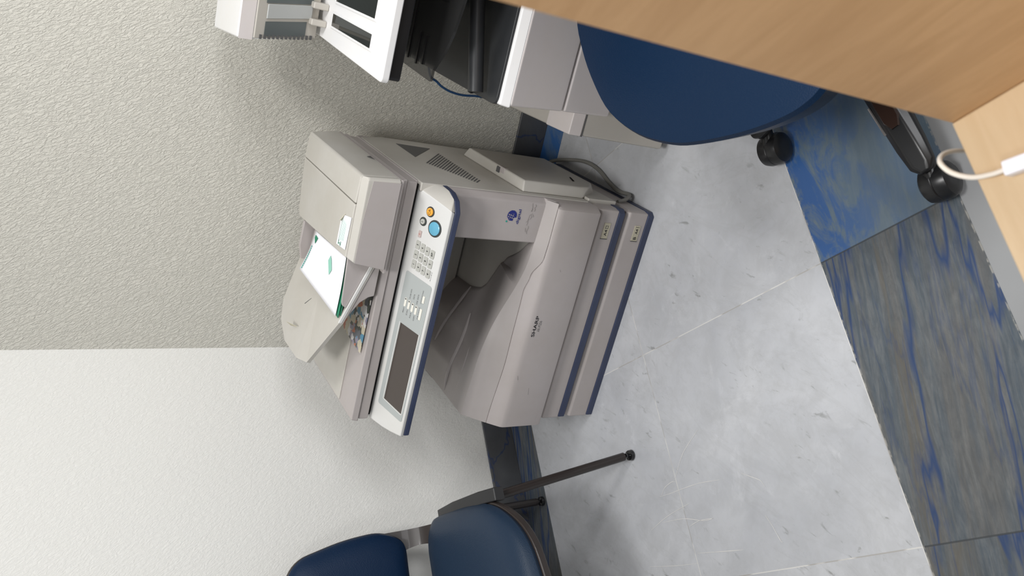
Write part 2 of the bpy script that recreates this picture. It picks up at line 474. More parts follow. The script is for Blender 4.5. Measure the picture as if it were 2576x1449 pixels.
structure('trim_3', strip(CORNER, RW_DIR, 3.2, RW_N, .090, 0), 'blue_marble_sheen', smooth=False)
# scratches scored into the floor slabs
SCR = [[(-1.036, 1.156), (-1.002, 1.125), (-.979, 1.106), (-.926, 1.059), (-.883, 1.011)], [(-1.03, 1.151), (-1.006, 1.151), (-.978, 1.137), (-.969, 1.126)],
       [(-.97, 1.13), (-.903, 1.135), (-.866, 1.13), (-.813, 1.117)], [(-.831, .964), (-.824, .942), (-.817, .921), (-.815, .91), (-.82, .896)],
       [(-1.129, 1.144), (-1.062, 1.112), (-.988, 1.065)], [(-1.088, 1.12), (-1.034, 1.065), (-.998, 1.011), (-.974, .988)], [(-1.039, 1.041), (-1.006, 1.021), (-.974, .988)],
       [(-1.079, .993), (-1.015, .922), (-.982, .886)], [(-1.217, 1.11), (-1.154, 1.038), (-1.101, .983)], [(-.875, .87), (-.885, .842), (-.899, .813), (-.897, .808)]]
def scratch(pts, w, bm):
    P = spline([Vector((x, y, .0009)) for x, y in pts], 5)
    L_ = []; 
    for i, p in enumerate(P):
        t = (P[min(i+1, len(P)-1)]-P[max(i-1, 0)]).normalized(); s = Vector((-t.y, t.x, 0))
        ww = w*(.35 + .65*math.sin(math.pi*(i+.5)/len(P)))*(.7+.5*random.random())
        L_.append((bm.verts.new(p+s*ww), bm.verts.new(p-s*ww)))
    for (a, b_), (c, d) in zip(L_, L_[1:]): bm.faces.new([a, b_, d, c])

for L_ in SCR:
    bm = BM(); scratch(L_, .0008, bm); obj('scratch', bm, 'scratch_white', FLOOR, smooth=False)

# ================================================================== the copier
cop = thing('copier', 'grey photocopier with navy stripes and two paper drawers standing in the room corner', 'copier', (-.697, 1.72, 0))
# -- two paper drawers
for z0, z1, nmz in ((.0, .0865, 'B'), (.0975, .1770, 'A')):
    d = obj('paper_drawer', hull([(-.996, 1.484, z0+.018), (-.398, 1.484, z0+.018), (-.394, 1.50, z0+.018), (-.394, 1.96, z0+.018), (-.996, 1.96, z0+.018),
                                  (-.996, 1.484, z1-.010), (-.398, 1.484, z1-.010), (-.394, 1.50, z1-.010), (-.394, 1.96, z1-.004), (-.996, 1.96, z1), (-.996, 1.496, z1), (-.400, 1.496, z1)]),
            'copier_plastic', cop, bevel=.003)
    obj('navy_stripe', prism([(-.993, 1.481, z0), (-.402, 1.481, z0), (-.3925, 1.492, z0), (-.3925, 1.94, z0), (-.993, 1.94, z0)], (0, 0, .0195)), 'navy_plastic', d, bevel=.002)
    zc = .143 if nmz == 'A' else .043
    lb = obj('size_label', B(-.4715, -.4305, 1.4826, 1.4842, zc-.0095, zc+.0095), 'label_cream', d)
    obj('label_edge', B(-.4735, -.4718, 1.4820, 1.4842, zc-.0105, zc+.0105), 'dark_grey', lb)
    if nmz == 'A':
        text('label_text', 'A4', (-.4565, 1.4825, zc), (1, 0, 0), (0, 0, 1), .0085, 'ink_black', lb, .016, bold=.012)
        bm = BM()
        for q in ((-.4455, -.4375, zc+.003, zc+.0042), (-.4455, -.4375, zc-.0042, zc-.003), (-.4455, -.4445, zc-.0042, zc+.0042), (-.4385, -.4375, zc-.0042, zc+.0042)):
            box(bm, q[0], q[1], 1.4822, 1.4827, q[2], q[3])
        obj('label_icon', bm, 'ink_grey', lb)
    else:
        text('label_text', 'B', (-.4640, 1.4825, zc), (1, 0, 0), (0, 0, 1), .0090, 'ink_black', lb, .0075, bold=.012)
        text('label_text', 'A4', (-.4460, 1.4825, zc), (1, 0, 0), (0, 0, 1), .0085, 'ink_black', lb, .0135, bold=.012)
        obj('label_icon', B(-.4350, -.4340, 1.4822, 1.4827, zc-.006, zc+.006), 'ink_black', lb)
obj('frame_gap', B(-.985, -.402, 1.497, 1.90, .060, .200), 'dark_gap', cop)

# -- lower body: chassis block behind, front door with its ridge in front
obj('chassis', prism([(-.986, 1.515, .19), (-.392, 1.515, .19), (-.392, 1.945, .19), (-.986, 1.945, .19)], (0, 0, .105)), 'copier_plastic_warm', cop, bevel=.004)
def seam_z(x): return lerp_tab([(-1.0, .343), (-.80, .337), (-.63, .334), (-.585, .329), (-.53, .3165), (-.48, .3155), (-.395, .3155)], x)
def crest(x):
    return (lerp_tab([(-1.0, 1.537), (-.76, 1.530), (-.505, 1.497), (-.39, 1.497)], x),
            lerp_tab([(-1.0, .394), (-.86, .390), (-.54, .338), (-.39, .334)], x))
RY, RZ = 1.462, .310
def slope_pt(x, z):                       # point of the sloping front at height z
    yc, zc = crest(x); t = (z-RZ)/(zc-RZ)
    return (x, RY + (yc-RY)*t*(.86+.14*t), z)
NX = 44; X0, X1 = -1.0, -.404
bm = BM(); cols = []
for i in range(NX):
    x = X0 + (X1-X0)*i/(NX-1); sz = seam_z(x)-.0008
    e = .012 if i == NX-1 else 0
    ps = [(x, 1.53, .190), (x, RY+.002, .190), (x, RY, .196), (x, RY, RZ-.012), (x, RY+.0006, RZ-.003), slope_pt(x, RZ+.004), slope_pt(x, (RZ+sz)/2) if sz > RZ+.012 else slope_pt(x, RZ+.0045), slope_pt(x, max(sz, RZ+.005)), (x, 1.53, max(sz, RZ+.005)-.004)]
    cols.append([bm.verts.new(p) for p in ps])
for a, c in zip(cols, cols[1:]):
    for k in range(len(a)): bm.faces.new([a[k], a[(k+1) % len(a)], c[(k+1) % len(a)], c[k]])
bm.faces.new(cols[0]); 
endc = []
for v in cols[-1]:                        # rounded right-hand corner of the door
    p = v.co.copy(); endc.append(bm.verts.new((-.3925, max(p.y+.020, 1.484) if p.y < 1.52 else p.y, p.z)))
for k in range(len(endc)): bm.faces.new([cols[-1][k], cols[-1][(k+1) % len(endc)], endc[(k+1) % len(endc)], endc[k]])
bm.faces.new(endc[::-1])
door = obj('front_door', bm, 'copier_plastic', cop)
obj('door_corner', hull([(-.4060, 1.4700, .3000), (-.3918, 1.4920, .3000), (-.4060, 1.545, .300), (-.3918, 1.545, .300), (-.4060, 1.4690, .3148), (-.3918, 1.4870, .3148), (-.4000, 1.4960, .3325), (-.3918, 1.5060, .3325), (-.4060, 1.545, .3325), (-.3918, 1.545, .3325), (-.4060, 1.4960, .3320)]), 'copier_plastic', door)
text('brand_lettering', 'SHARP', (-.7085, RY, .2930), (1, 0, 0), (0, 0, 1), .0098, 'ink_black', door, .058, bold=.02)
text('model_lettering', 'AR-M256', (-.7080, RY, .2805), (1, 0, 0), (0, 0, 1), .0085, 'ink_grey', door, .030)
for (x, z, l) in ((-.905, .255, .02), (-.86, .300, .012), (-.56, .262, .006)):
    obj('scuff_mark', prism([(x, RY-.0004, z), (x+l, RY-.0004, z+.004), (x+l, RY-.0004, z+.0048), (x, RY-.0004, z+.0012)], (0, .0002, 0)), 'scuff_grey', door, smooth=False)

# -- exit tray: slope above the seam, crest, and the scooped dish behind it
DG = [(-.78, 1.95), (-.755, 1.80), (-.728, 1.742), (-.70, 1.715), (-.60, 1.655), (-.515, 1.535), (-.49, 1.47)]
def beyond(x, y):                         # signed distance right/behind the scoop's edge
    best = 9
    for (x0, y0), (x1, y1) in zip(DG, DG[1:]):
        dx, dy = x1-x0, y1-y0; L_ = math.hypot(dx, dy)
        t = max(0, min(1, ((x-x0)*dx+(y-y0)*dy)/L_**2)); px, py = x0+dx*t, y0+dy*t
        d = math.hypot(x-px, y-py); s = (-(x-px)*dy + (y-py)*dx)
        if d < abs(best): best = d if s > 0 else -d
    return best
def dish(x, y):
    yc, zc = crest(x)
    zb = lerp_tab([(-1.0, .388), (-.93, .384), (-.84, .352), (-.73, .302), (-.60, .300), (-.50, .305)], x)
    z = zc + (zb-zc)*sm(0, 1, (y-yc)/(.20 if x < -.62 else .12))
    z -= .045*sm(-.006, .026, beyond(x, y))*sm(-.78, -.69, x)*sm(.0, .03, y-yc)
    z -= .016*sm(1.80, 1.86, y)*0
    return z
NXD, NYD = 150, 96
def ysamp(x, j):
    yc, zc = crest(x); 
    if j < 8:
        sz = max(seam_z(x)+.0008, RZ+.006); z = sz + (zc-sz)*j/8; return slope_pt(x, z)
    y = yc + (1.925-yc)*(j-8)/(NYD-9); return (x, y, dish(x, y))
def fd(u, v):
    x = -1.0 + (.6075)*u; j = int(round(v*(NYD-1))); return ysamp(x, j)
bm = grid(fd, NXD, NYD)
# left end wall and underside so the tray is a solid tub
bound = [e for e in bm.edges if e.is_boundary]
r = bmesh.ops.extrude_edge_only(bm, edges=bound)
nv = [g for g in r['geom'] if isinstance(g, bmesh.types.BMVert)]
for v in nv: v.co.z = .245 if v.co.y > 1.53 else max(.30, v.co.z-.02)
for v in nv:
    if v.co.y < 1.53: v.co.y = max(v.co.y, 1.50)
tray = obj('exit_tray', bm, 'copier_tray_plastic', cop)
for pts, rad in (([(-.992, 1.650, .390), (-.93, 1.655, .3895), (-.84, 1.665, .364), (-.78, 1.69, .343)], .0055), ([(-.90, 1.770, .385), (-.84, 1.765, .370), (-.77, 1.765, .335), (-.73, 1.76, .318)], .0045), ([(-.985, 1.592, .3905), (-.90, 1.592, .3875), (-.83, 1.598, .378)], .0022)):
    P = spline(pts, 6); n = len(P)
    obj('paper_rib', tube(P, [rad*(.35+.65*min(1, 4*i/n, 4*(n-1-i)/n)) for i in range(n)], 8), 'copier_tray_plastic', tray)
obj('corner_slot', B(-1.0012, -.996, 1.735, 1.778, .379, .3875), 'dark_gap', tray)

# -- right-hand column, rear block and scanner deck around the exit opening
col = obj('front_column', hull([(-.503, 1.4965, .330), (-.4035, 1.4965, .330), (-.3915, 1.512, .330), (-.503, 1.60, .330), (-.3915, 1.60, .330),
                                (-.503, 1.4965, .592), (-.4035, 1.4965, .592), (-.3915, 1.512, .592), (-.503, 1.60, .592), (-.3915, 1.60, .592),
                                (-.475, 1.4965, .318), (-.4035, 1.4965, .318), (-.3915, 1.512, .318), (-.3915, 1.60, .318)]), 'copier_plastic', cop, bevel=.004)
obj('inner_wall', B(-.500, -.405, 1.604, 1.94, .235, .592), 'dark_gap', cop)  # blackened to stand in for the shade inside the exit opening
obj('rear_block', B(-.985, -.405, 1.88, 1.945, .30, .60), 'copier_plastic_warm', cop, bevel=.004)
# logo: blue disc with a chequer cut-out above the word
yl = 1.4960
disc = BM()
cx, cz, R_ = -.4385, .4200, .0125
cells = 16
for i in range(-cells, cells):
    for k in range(-cells, cells):
        s = R_/cells; x, z = (i+.5)*s, (k+.5)*s
        if math.hypot(x, z) > R_*1.02 or (x < -.3*R_ and z < -.35*R_ and x+z < -.95*R_): continue
        u_ = int(math.floor((x*.85+z*.52)/(.30*R_)+50)); v_ = int(math.floor((z*.85-x*.52)/(.30*R_)+50))
        if (u_+v_) % 2 == 0 and abs(x+.1*R_) < .62*R_ and -.55*R_ < z < .95*R_ and x < .35*R_: continue
        box(disc, cx+x-s/2, cx+x+s/2, yl-.0004, yl, cz+z-s/2, cz+z+s/2)
lg = obj('logo', disc, 'ink_navy', col, smooth=False)
obj('logo_dot', lathe([(.0022, 0), (.0022, .0006)], (-.4535, yl, .4315), (0, -1, 0), 12), 'ink_teal', lg)
text('logo_word', 'digital', (-.4400, yl-.0003, .4005), (1, 0, 0), (0, 0, 1), .0095, 'ink_navy', col, .036, bold=.012)
rr = random.Random(3)
for k in range(9):
    z = .372 + rr.gauss(0, .006); x = -.485 + .070*rr.random(); l = .006+.016*rr.random(); w = .0002+.0003*rr.random()
    zz = [z + .0012*rr.gauss(0, 1) for _ in range(5)]
    top = [(x+l*q/4, yl-.0003, zz[q]) for q in range(5)]
    obj('scuff_mark', prism(top + [(p[0], p[1], p[2]-w*2) for p in top[::-1]], (0, .0002, 0)), 'scuff_grey', col, smooth=False)

# -- side panel (upper right), with slanted vents and a grip pocket
SX = -.3900
side = obj('side_panel', prism([(SX-.02, 1.517, .193), (SX-.02, 1.517, .655), (SX-.02, 1.905, .655), (SX-.02, 1.945, .585), (SX-.02, 1.945, .193)], (.02, 0, 0)), 'copier_plastic_warm', cop, bevel=.003)
NV = 20
for k in range(NV):
    t = k/(NV-1)
    ax, az = 1.708+(1.575-1.708)*t, .557+(.487-.557)*t
    bx = 1.832+(1.600-1.832)*t; bz = .4655
    d = Vector((0, bx-ax, bz-az)); nrm = Vector((0, -d.z, d.y)).normalized()*.0018
    A_, B_ = Vector((SX-.001, ax, az)), Vector((SX-.001, bx, bz))
    obj('vent_slot', prism([A_+nrm, B_+nrm, B_-nrm, A_-nrm], (.0016, 0, 0)), 'dark_grey', side, smooth=False)
obj('grip_pocket', prism([(SX-.001, 1.758, .566), (SX-.001, 1.885, .566), (SX-.001, 1.880, .470)], (.0018, 0, 0)), 'dark_grey', side, smooth=False)
# -- bulging side door with latch
sd = obj('side_door', hull([(SX, 1.537, .200), (SX, 1.537, .380), (SX, 1.860, .380), (SX, 1.860, .118), (SX, 1.60, .118),
                            (-.3635, 1.549, .206), (-.3635, 1.549, .376), (-.3635, 1.842, .376), (-.3635, 1.842, .130), (-.3635, 1.61, .130), (-.3635, 1.560, .170)]), 'copier_plastic_warm', cop, bevel=.004)
obj('latch', B(-.378, -.3625, 1.640, 1.672, .366, .3785), 'copier_plastic', sd, bevel=.002)
obj('latch_pocket', B(-.380, -.366, 1.662, 1.676, .372, .3808), 'dark_grey', sd)
obj('door_slot', prism([(-.3628, 1.600, .197), (-.3628, 1.640, .180), (-.3628, 1.640, .176), (-.3628, 1.600, .191)], (.0006, 0, 0)), 'dark_gap', sd, smooth=False)
obj('lower_side_cover', B(SX-.01, -.384, 1.525, 1.90, .10, .19), 'copier_plastic_warm', cop, bevel=.003)

# -- control panel
PF, PB = Vector((0, 1.432, .614)), Vector((0, 1.535, .657)); PD = (PB-PF).normalized(); PN = Vector((1, 0, 0)).cross(PD)
def pp(x, t, h=0.0): return Vector((x, PF.y, PF.z)) + PD*t + PN*h
X_ = Vector((1, 0, 0))
pan = obj('control_panel', hull([pp(-.983, 0), pp(-.9885, .035), pp(-.990, .06), pp(-.9885, .09), pp(-.424, 0), pp(-.421, .010), pp(-.410, .070), pp(-.404, .1116), pp(-.985, .1116),
                                 (-.987, 1.4345, .604), (-.428, 1.4345, .604), (-.406, 1.56, .604), (-.987, 1.56, .604), (-.987, 1.56, .657), (-.405, 1.56, .657)]), 'silver_panel', cop, bevel=.003)
obj('panel_cheek', hull([pp(-.4245, .001), pp(-.4205, .010, -.0008), pp(-.4095, .070, -.0008), pp(-.4035, .1116, -.0004), (-.395, 1.58, .6625), (-.3905, 1.58, .655), (-.427, 1.4350, .604), (-.402, 1.452, .604), (-.3925, 1.480, .604), (-.3905, 1.53, .604), (-.3905, 1.58, .604), (-.42, 1.58, .6)]), 'copier_plastic_warm', pan, bevel=.003)
obj('navy_stripe', prism([(-.984, 1.434, .590), (-.428, 1.434, .590), (-.404, 1.450, .590), (-.393, 1.476, .590), (-.391, 1.506, .590), (-.391, 1.56, .590), (-.984, 1.56, .590)], (0, 0, .0145)), 'navy_plastic', pan, bevel=.003)
# membrane field and display
bm = prism([pp(x, t, .0004) for x, t in bpolygon([(-.948, .006), (-.603, .006), (-.593, .088), (-.935, .088)], .006)], PN*.0005)
mem = obj('membrane', bm, 'membrane', pan, smooth=False)
lc = obj('display', prism([pp(-.928, .012, .0007), pp(-.723, .013, .0007), pp(-.717, .072, .0007), pp(-.916, .072, .0007)], PN*.0004), 'lcd_glass', mem, smooth=False)
bm = BM()
for a, c in (((-.930, .0105), (-.917, .0745)), ((-.917, .0745), (-.715, .0745)), ((-.930, .0105), (-.721, .0110))):
    A_, B_ = pp(*a, .0007), pp(*c, .0007); d = (B_-A_).normalized(); n_ = PN.cross(d)*.0011
    prism([A_+n_, B_+n_, B_-n_, A_-n_], PN*.0010, bm)
obj('display_rim', bm, 'silver_panel', mem, smooth=False)
# round buttons
def button(name, x, t, r, ring, mat, sym=None):
    g = obj('button_ring', lathe([(r*ring, 0), (r*ring, .0006), (r*ring*.97, .0010)], pp(x, t), PN, 28), 'button_ring', pan)
    k = obj(name, lathe([(r, .0006), (r, .0030), (r*.88, .0040)], pp(x, t), PN, 28), mat, g)
    if sym: text('key_text', sym, pp(x, t, .0041), (1, 0, 0), PD, r*.75, 'ink_black', k)
button('clear_all_button', -.4445, .0570, .0088, 1.33, 'amber_button', 'CA')
button('interrupt_button', -.4715, .0710, .0062, 1.62, 'key_grey', '2')
button('start_button', -.4755, .0350, .0150, 1.27, 'cyan_button')
def key(x, t, w, h, mat, s, ink='ink_black', sub=None):
    k = obj('key', prism([pp(x+a, t+b_) for a, b_ in bpolygon([(-w/2, -h/2), (w/2, -h/2), (w/2, h/2), (-w/2, h/2)], .0020, 3)], PN*.0022), mat, pan, bevel=.0006)
    if s: text('key_text', s, pp(x, t, .0023), (1, 0, 0), PD, h*.42, ink, k, bold=.02)
key(-.5010, .0720, .0150, .0085, 'pink_key', 'C', 'ink_red')
for r_, row in enumerate((('1', '2', '3'), ('4', '5', '6'), ('7', '8', '9'), ('*', '0', '#/P'))):
    for c_, s in enumerate(row):
        key(-.572-.0020*r_ + .0230*c_, .0708-.0151*r_, .0188, .0118, 'key_grey', s)
text('panel_text', 'ACC.#-C', pp(-.5810, .0160), (1, 0, 0), PD, .0030, 'ink_grey', pan, .022)
for (x, t, w, h, s, s2) in ((-.665, .0705, .0210, .0062, 'PRINT', ''), (-.667, .0590, .0210, .0062, 'ON LINE  DATA', 'ON LINE  DATA'), (-.669, .0475, .0210, .0062, 'SCAN', 'DATA'), (-.671, .0360, .0210, .0062, 'FAX', 'LINE  DATA'), (-.675, .0212, .0270, .0064, 'JOB STATUS', ''), (-.639, .0212, .0170, .0064, '', 'CUSTOM SETTINGS')):
    k = obj('mode_key', prism([pp(x+a, t+b_, .0008) for a, b_ in ((-w/2, -h/2), (w/2, -h/2), (w/2, h/2), (-w/2, h/2))], PN*.0018), 'key_cream', mem, bevel=.0006)
    if w == .0210: obj('indicator', B(*[v for v in (0, .001, 0, .001, 0, .001)]) if False else prism([pp(x+w/2-.004, t-.0018, .0027), pp(x+w/2-.001, t-.0018, .0027), pp(x+w/2-.001, t+.0018, .0027), pp(x+w/2-.004, t+.0018, .0027)], PN*.0004), 'dark_grey', k, smooth=False)
    if w == .0210: text('key_text', ('PRINT', 'SCAN', 'FAX', 'COPY')[int(round((.0705-t)/.0115))], pp(x-.020, t+.0015, .0010), (1, 0, 0), PD, .0034, 'ink_grey', k, .013)
    elif w > .02: text('key_text', 'JOB STATUS', pp(x, t+.0058, .0010), (1, 0, 0), PD, .0030, 'ink_grey', k, .030)
    else: text('key_text', 'CUSTOM SETTINGS', pp(x+.004, t+.0058, .0010), (1, 0, 0), PD, .0026, 'ink_grey', k, .032)
    if s2.endswith('DATA'): text('key_text', s2, pp(x+.026, t+.0018, .0010), (1, 0, 0), PD, .0034, 'ink_grey', k, .024 if len(s2) > 6 else .012)

# -- scanner deck and lid
obj('scanner_deck', B(-.985, -.391, 1.535, 1.930, .5925, .6600), 'copier_plastic', cop, bevel=.003)
lid = obj('scanner_lid', hull([(-.986, 1.512, .690), (-.386, 1.512, .690), (-.386, 1.905, .690), (-.986, 1.905, .690), (-.983, 1.514, .7075), (-.389, 1.514, .7075), (-.389, 1.903, .7075), (-.983, 1.903, .7075)]), 'copier_plastic', cop, bevel=.003)
obj('lid_base', B(-.982, -.390, 1.516, 1.902, .6645, .6885), 'copier_plastic', lid, bevel=.003)
obj('lid_gap', B(-.975, -.396, 1.524, 1.90, .6580, .6900), 'dark_gap', lid)
# shallow delivery recess on the lid's left half
bm = prism([(-.975, 1.600, .7070), (-.770, 1.600, .7070), (-.740, 1.560, .7070), (-.60, 1.560, .7070), (-.60, 1.890, .7070), (-.975, 1.890, .7070)], (0, 0, .0042))
obj('delivery_plate', bm, 'copier_plastic_warm', lid, bevel=.002)

# -- document feeder
fe = obj('feeder_cover', hull([(-.590, 1.507, .716), (-.4500, 1.507, .716), (-.4500, 1.900, .716), (-.600, 1.900, .716),
                               (-.569, 1.507, .800), (-.4500, 1.507, .801), (-.4500, 1.862, .803), (-.592, 1.840, .800), (-.585, 1.868, .795), (-.4500, 1.885, .795)]), 'copier_plastic_warm', cop, bevel=.003, seg=3)
obj('feeder_side_cover', hull([(-.4478, 1.507, .716), (-.382, 1.507, .716), (-.382, 1.905, .716), (-.4478, 1.905, .716),
                               (-.4478, 1.507, .801), (-.391, 1.507, .799), (-.386, 1.509, .794), (-.386, 1.862, .796), (-.391, 1.862, .800), (-.4478, 1.862, .803), (-.4478, 1.885, .795), (-.390, 1.885, .790)]), 'copier_plastic_warm', cop, bevel=.003, seg=3)
ff = obj('feeder_front', hull([(-.5865, 1.486, .716), (-.386, 1.486, .716), (-.382, 1.492, .716), (-.382, 1.505, .716), (-.5865, 1.505, .716),
                          (-.5735, 1.4875, .789), (-.390, 1.4875, .788), (-.3855, 1.493, .787), (-.3865, 1.505, .797), (-.392, 1.505, .7995), (-.569, 1.505, .7995)]), 'copier_plastic_warm', cop, bevel=.003, seg=3)
def ffp(x, z): return (x, 1.4860 + (z-.716)/.073*.0015 - .0008, z)
obj('front_shade_plate', prism([ffp(*q) for q in ((-.5850, .7168), (-.3895, .7168), (-.3915, .7780), (-.480, .7850), (-.5740, .7855))], (0, .0012, 0)), 'copier_plastic', ff, smooth=False)  # darker plate: shade of the feeder's front face put into its colour
obj('side_notch', prism([(-.3815, 1.640, .7195), (-.3815, 1.668, .7195), (-.3815, 1.660, .731)], (.0006, 0, 0)), 'dark_grey', fe, smooth=False)
obj('feeder_rim', B(-.596, -.383, 1.489, 1.905, .7085, .7155), 'copier_plastic', cop, bevel=.002)
# sticker with curling corner on the feeder cover
stk = obj('taped_note', prism([(-.488, 1.548, .8016), (-.480, 1.508, .8014), (-.554, 1.512, .8014), (-.560, 1.566, .8014), (-.505, 1.564, .8016)], (0, 0, .0007)), 'paper_white', fe, smooth=False, label='white note with green print taped to the feeder cover')
for k in range(6):
    obj('print_line', B(-.546+.001*k, -.496-.001*k, 1.5555-.0052*k, 1.5565-.0052*k, .8022, .8024), 'ink_pale_green' if k else 'ink_green', stk, smooth=False)
text('print_text', 'M', (-.551, 1.548, .8023), (0, 1, 0), (-1, 0, 0), .010, 'ink_green', stk, .016)
obj('curled_corner', prism([(-.505, 1.560, .8020), (-.484, 1.545, .8020), (-.500, 1.548, .811)], (0, .0006, .0006)), 'label_cream', stk, smooth=False)
# inclined document tray
A0, A1 = (-.583, 1.503, .739), (-.600, 1.862, .752); Bm = (-.722, 1.503, .787); Cc = (-.868, 1.594, .810); Dd = (-.856, 1.804, .816); Ff = (-.882, 1.645, .818); Ee = (-.729, 1.659, .785)
bm = BM()
V = {k: bm.verts.new(v) for k, v in dict(A0=A0, A1=A1, B=Bm, C=Cc, D=Dd, F=Ff, E=Ee, Db=(-.815, 1.835, .808), Dc=(-.884, 1.740, .820), B2=(-.716, 1.572, .785), A2=(-.583, 1.572, .740)).items()}
for f in (('A0', 'A2', 'B2', 'B'), ('A2', 'A1', 'Db', 'E', 'B2'), ('Db', 'D', 'Dc', 'F', 'E'), ('B', 'B2', 'E'), ('E', 'F', 'C', 'B')): bm.faces.new([V[k] for k in f])
dt = obj('document_tray', bm, 'copier_plastic_warm', cop, smooth=False)
md = dt.modifiers.new('thick', 'SOLIDIFY'); md.thickness = .009; md.offset = -1
obj('tray_rim', prism([(-.583, 1.5015, .7405), (-.722, 1.5015, .7885), (-.722, 1.5015, .7825), (-.583, 1.5015, .7345)], (0, .004, .0005)), 'silver_panel', dt, smooth=False)
obj('tray_skirt', prism([(x, 1.506, z) for x, z in ((-.583, .736), (-.585, .7165), (-.657, .7165), (-.661, .730), (-.674, .747), (-.697, .762), (-.722, .776), (-.722, .784))], (0, .012, 0)), 'copier_plastic', dt, bevel=.002)
obj('paper_guide', prism([(x, 1.5065, z) for x, z in ((-.566, .7945), (-.674, .7890), (-.682, .7860), (-.688, .7765), (-.583, .7395), (-.566, .735))], (0, .0055, 0)), 'copier_plastic', dt, bevel=.0015)
obj('rear_guide', prism([(x, 1.803, z) for x, z in ((-.592, .798), (-.655, .800), (-.690, .792), (-.690, .755), (-.592, .730))], (0, .011, 0)), 'copier_plastic', dt, bevel=.002)
obj('feed_bed', hull([(-.570, 1.516, .740), (-.570, 1.795, .740), (-.685, 1.516, .770), (-.700, 1.795, .770), (-.570, 1.516, .768), (-.570, 1.795, .768), (-.680, 1.516, .768), (-.685, 1.70, .776), (-.690, 1.795, .780)]), 'copier_plastic', dt)
obj('size_flap', prism([(-.823, 1.690, .8125), (-.835, 1.722, .8165), (-.823, 1.716, .830)], (.002, 0, .001)), 'label_cream', dt, smooth=False)
obj('tray_mark', prism([(-.746, 1.690, .7880), (-.770, 1.712, .7945), (-.7705, 1.7105, .7945), (-.7465, 1.6885, .7880)], (0, 0, .0016)), 'dark_grey', dt, smooth=False)
# power cord looping out behind the side door onto the floor
obj('power_cord', tube(spline([(-.420, 1.955, .06), (-.385, 1.935, .030), (-.360, 1.865, .006), (-.350, 1.800, .006), (-.355, 1.745, .006), (-.374, 1.685, .006), (-.383, 1.640, .006), (-.379, 1.600, .006), (-.378, 1.575, .02), (-.386, 1.560, .045), (-.392, 1.556, .07)], 8), .0055, 8), 'cord_grey', cop)

# ================================================================== papers on the copier
def sheet(name, c00, c10, c11, c01, mat, thick=.0008, sag=.006, dz=0.0):
    P = [Vector(p) for p in (c00, c10, c11, c01)]
    def f(u, v):
        p = P[0]*(1-u)*(1-v) + P[1]*u*(1-v) + P[2]*u*v + P[3]*(1-u)*v
        p.z += -sag*.6*math.sin(math.pi*u)*(.4+.6*v) + .010*max(0, .25-v)*0 + dz; return p
    o = obj(name, grid(f, 14, 14), mat, None); md = o.modifiers.new('thick', 'SOLIDIFY'); md.thickness = thick; md.offset = -1
    return recenter(o)
# u runs from the feeder to the free end, v from front to back
PA, PB_, PC, PD_ = (-.5725, 1.5145, .7950), (-.7130, 1.519, .7930), (-.6905, 1.738, .8145), (-.5875, 1.722, .7955)
s1 = sheet('document_sheet', PA, PB_, PC, PD_, 'paper_white')
tag(s1, 'white letterhead sheet with pale green emblem, topmost in the copier feeder tray', 'paper', 'sheets in the feeder tray')
def on_sheet(u, v, h=.0014):
    P = [Vector(p) for p in (PA, PB_, PC, PD_)]
    p = P[0]*(1-u)*(1-v) + P[1]*u*(1-v) + P[2]*u*v + P[3]*(1-u)*v; p.z += -.0036*math.sin(math.pi*u)*(.4+.6*v) + h; return p
def ink(name, uv, mat):
    bm = BM(); bm.faces.new([bm.verts.new(on_sheet(*q)) for q in uv]); return obj(name, bm, mat, s1, smooth=False)
ORG[s1.name] = s1.location.copy()
for k in range(12):
    ink('print_line', [(.35+.05*k, .950), (.388+.05*k, .950), (.388+.05*k, .966), (.35+.05*k, .966)], 'ink_teal')
ink('emblem', [(.10, .86), (.26, .90), (.14, .955), (.07, .95)], 'ink_green')
ink('emblem_core', [(.13, .885), (.20, .905), (.14, .935), (.11, .925)], 'paper_white') if False else None
ink('emblem', [(.18, .40), (.30, .44), (.52, .34), (.40, .30), (.24, .36)], 'ink_pale_green')
s2 = sheet('document_sheet', (-.5760, 1.5140, .7890), (-.7145, 1.5125, .7885), (-.695, 1.66, .8010), (-.5860, 1.66, .7885), 'ink_green', .0010, .006)
tag(s2, 'sheet with green edge showing just under the white letterhead sheet in the feeder tray', 'paper', 'sheets in the feeder tray')
s3 = sheet('document_sheet', (-.5770, 1.5140, .7840), (-.7100, 1.5125, .7835), (-.692, 1.66, .7945), (-.5860, 1.66, .7835), 'ink_green', .0010, .006)
tag(s3, 'lowest green edged sheet of the few lying in the copier feeder tray', 'paper', 'sheets in the feeder tray')
lf = prism([(-.806, 1.655, .7113), (-.812, 1.530, .7113), (-.665, 1.527, .7113), (-.660, 1.655, .7113)], (0, 0, .0012))
lf = recenter(obj('printed_leaflet', lf, 'printed_leaflet', None, smooth=False))
tag(lf, 'colourful printed leaflet lying on the copier lid under the feeder tray', 'leaflet')

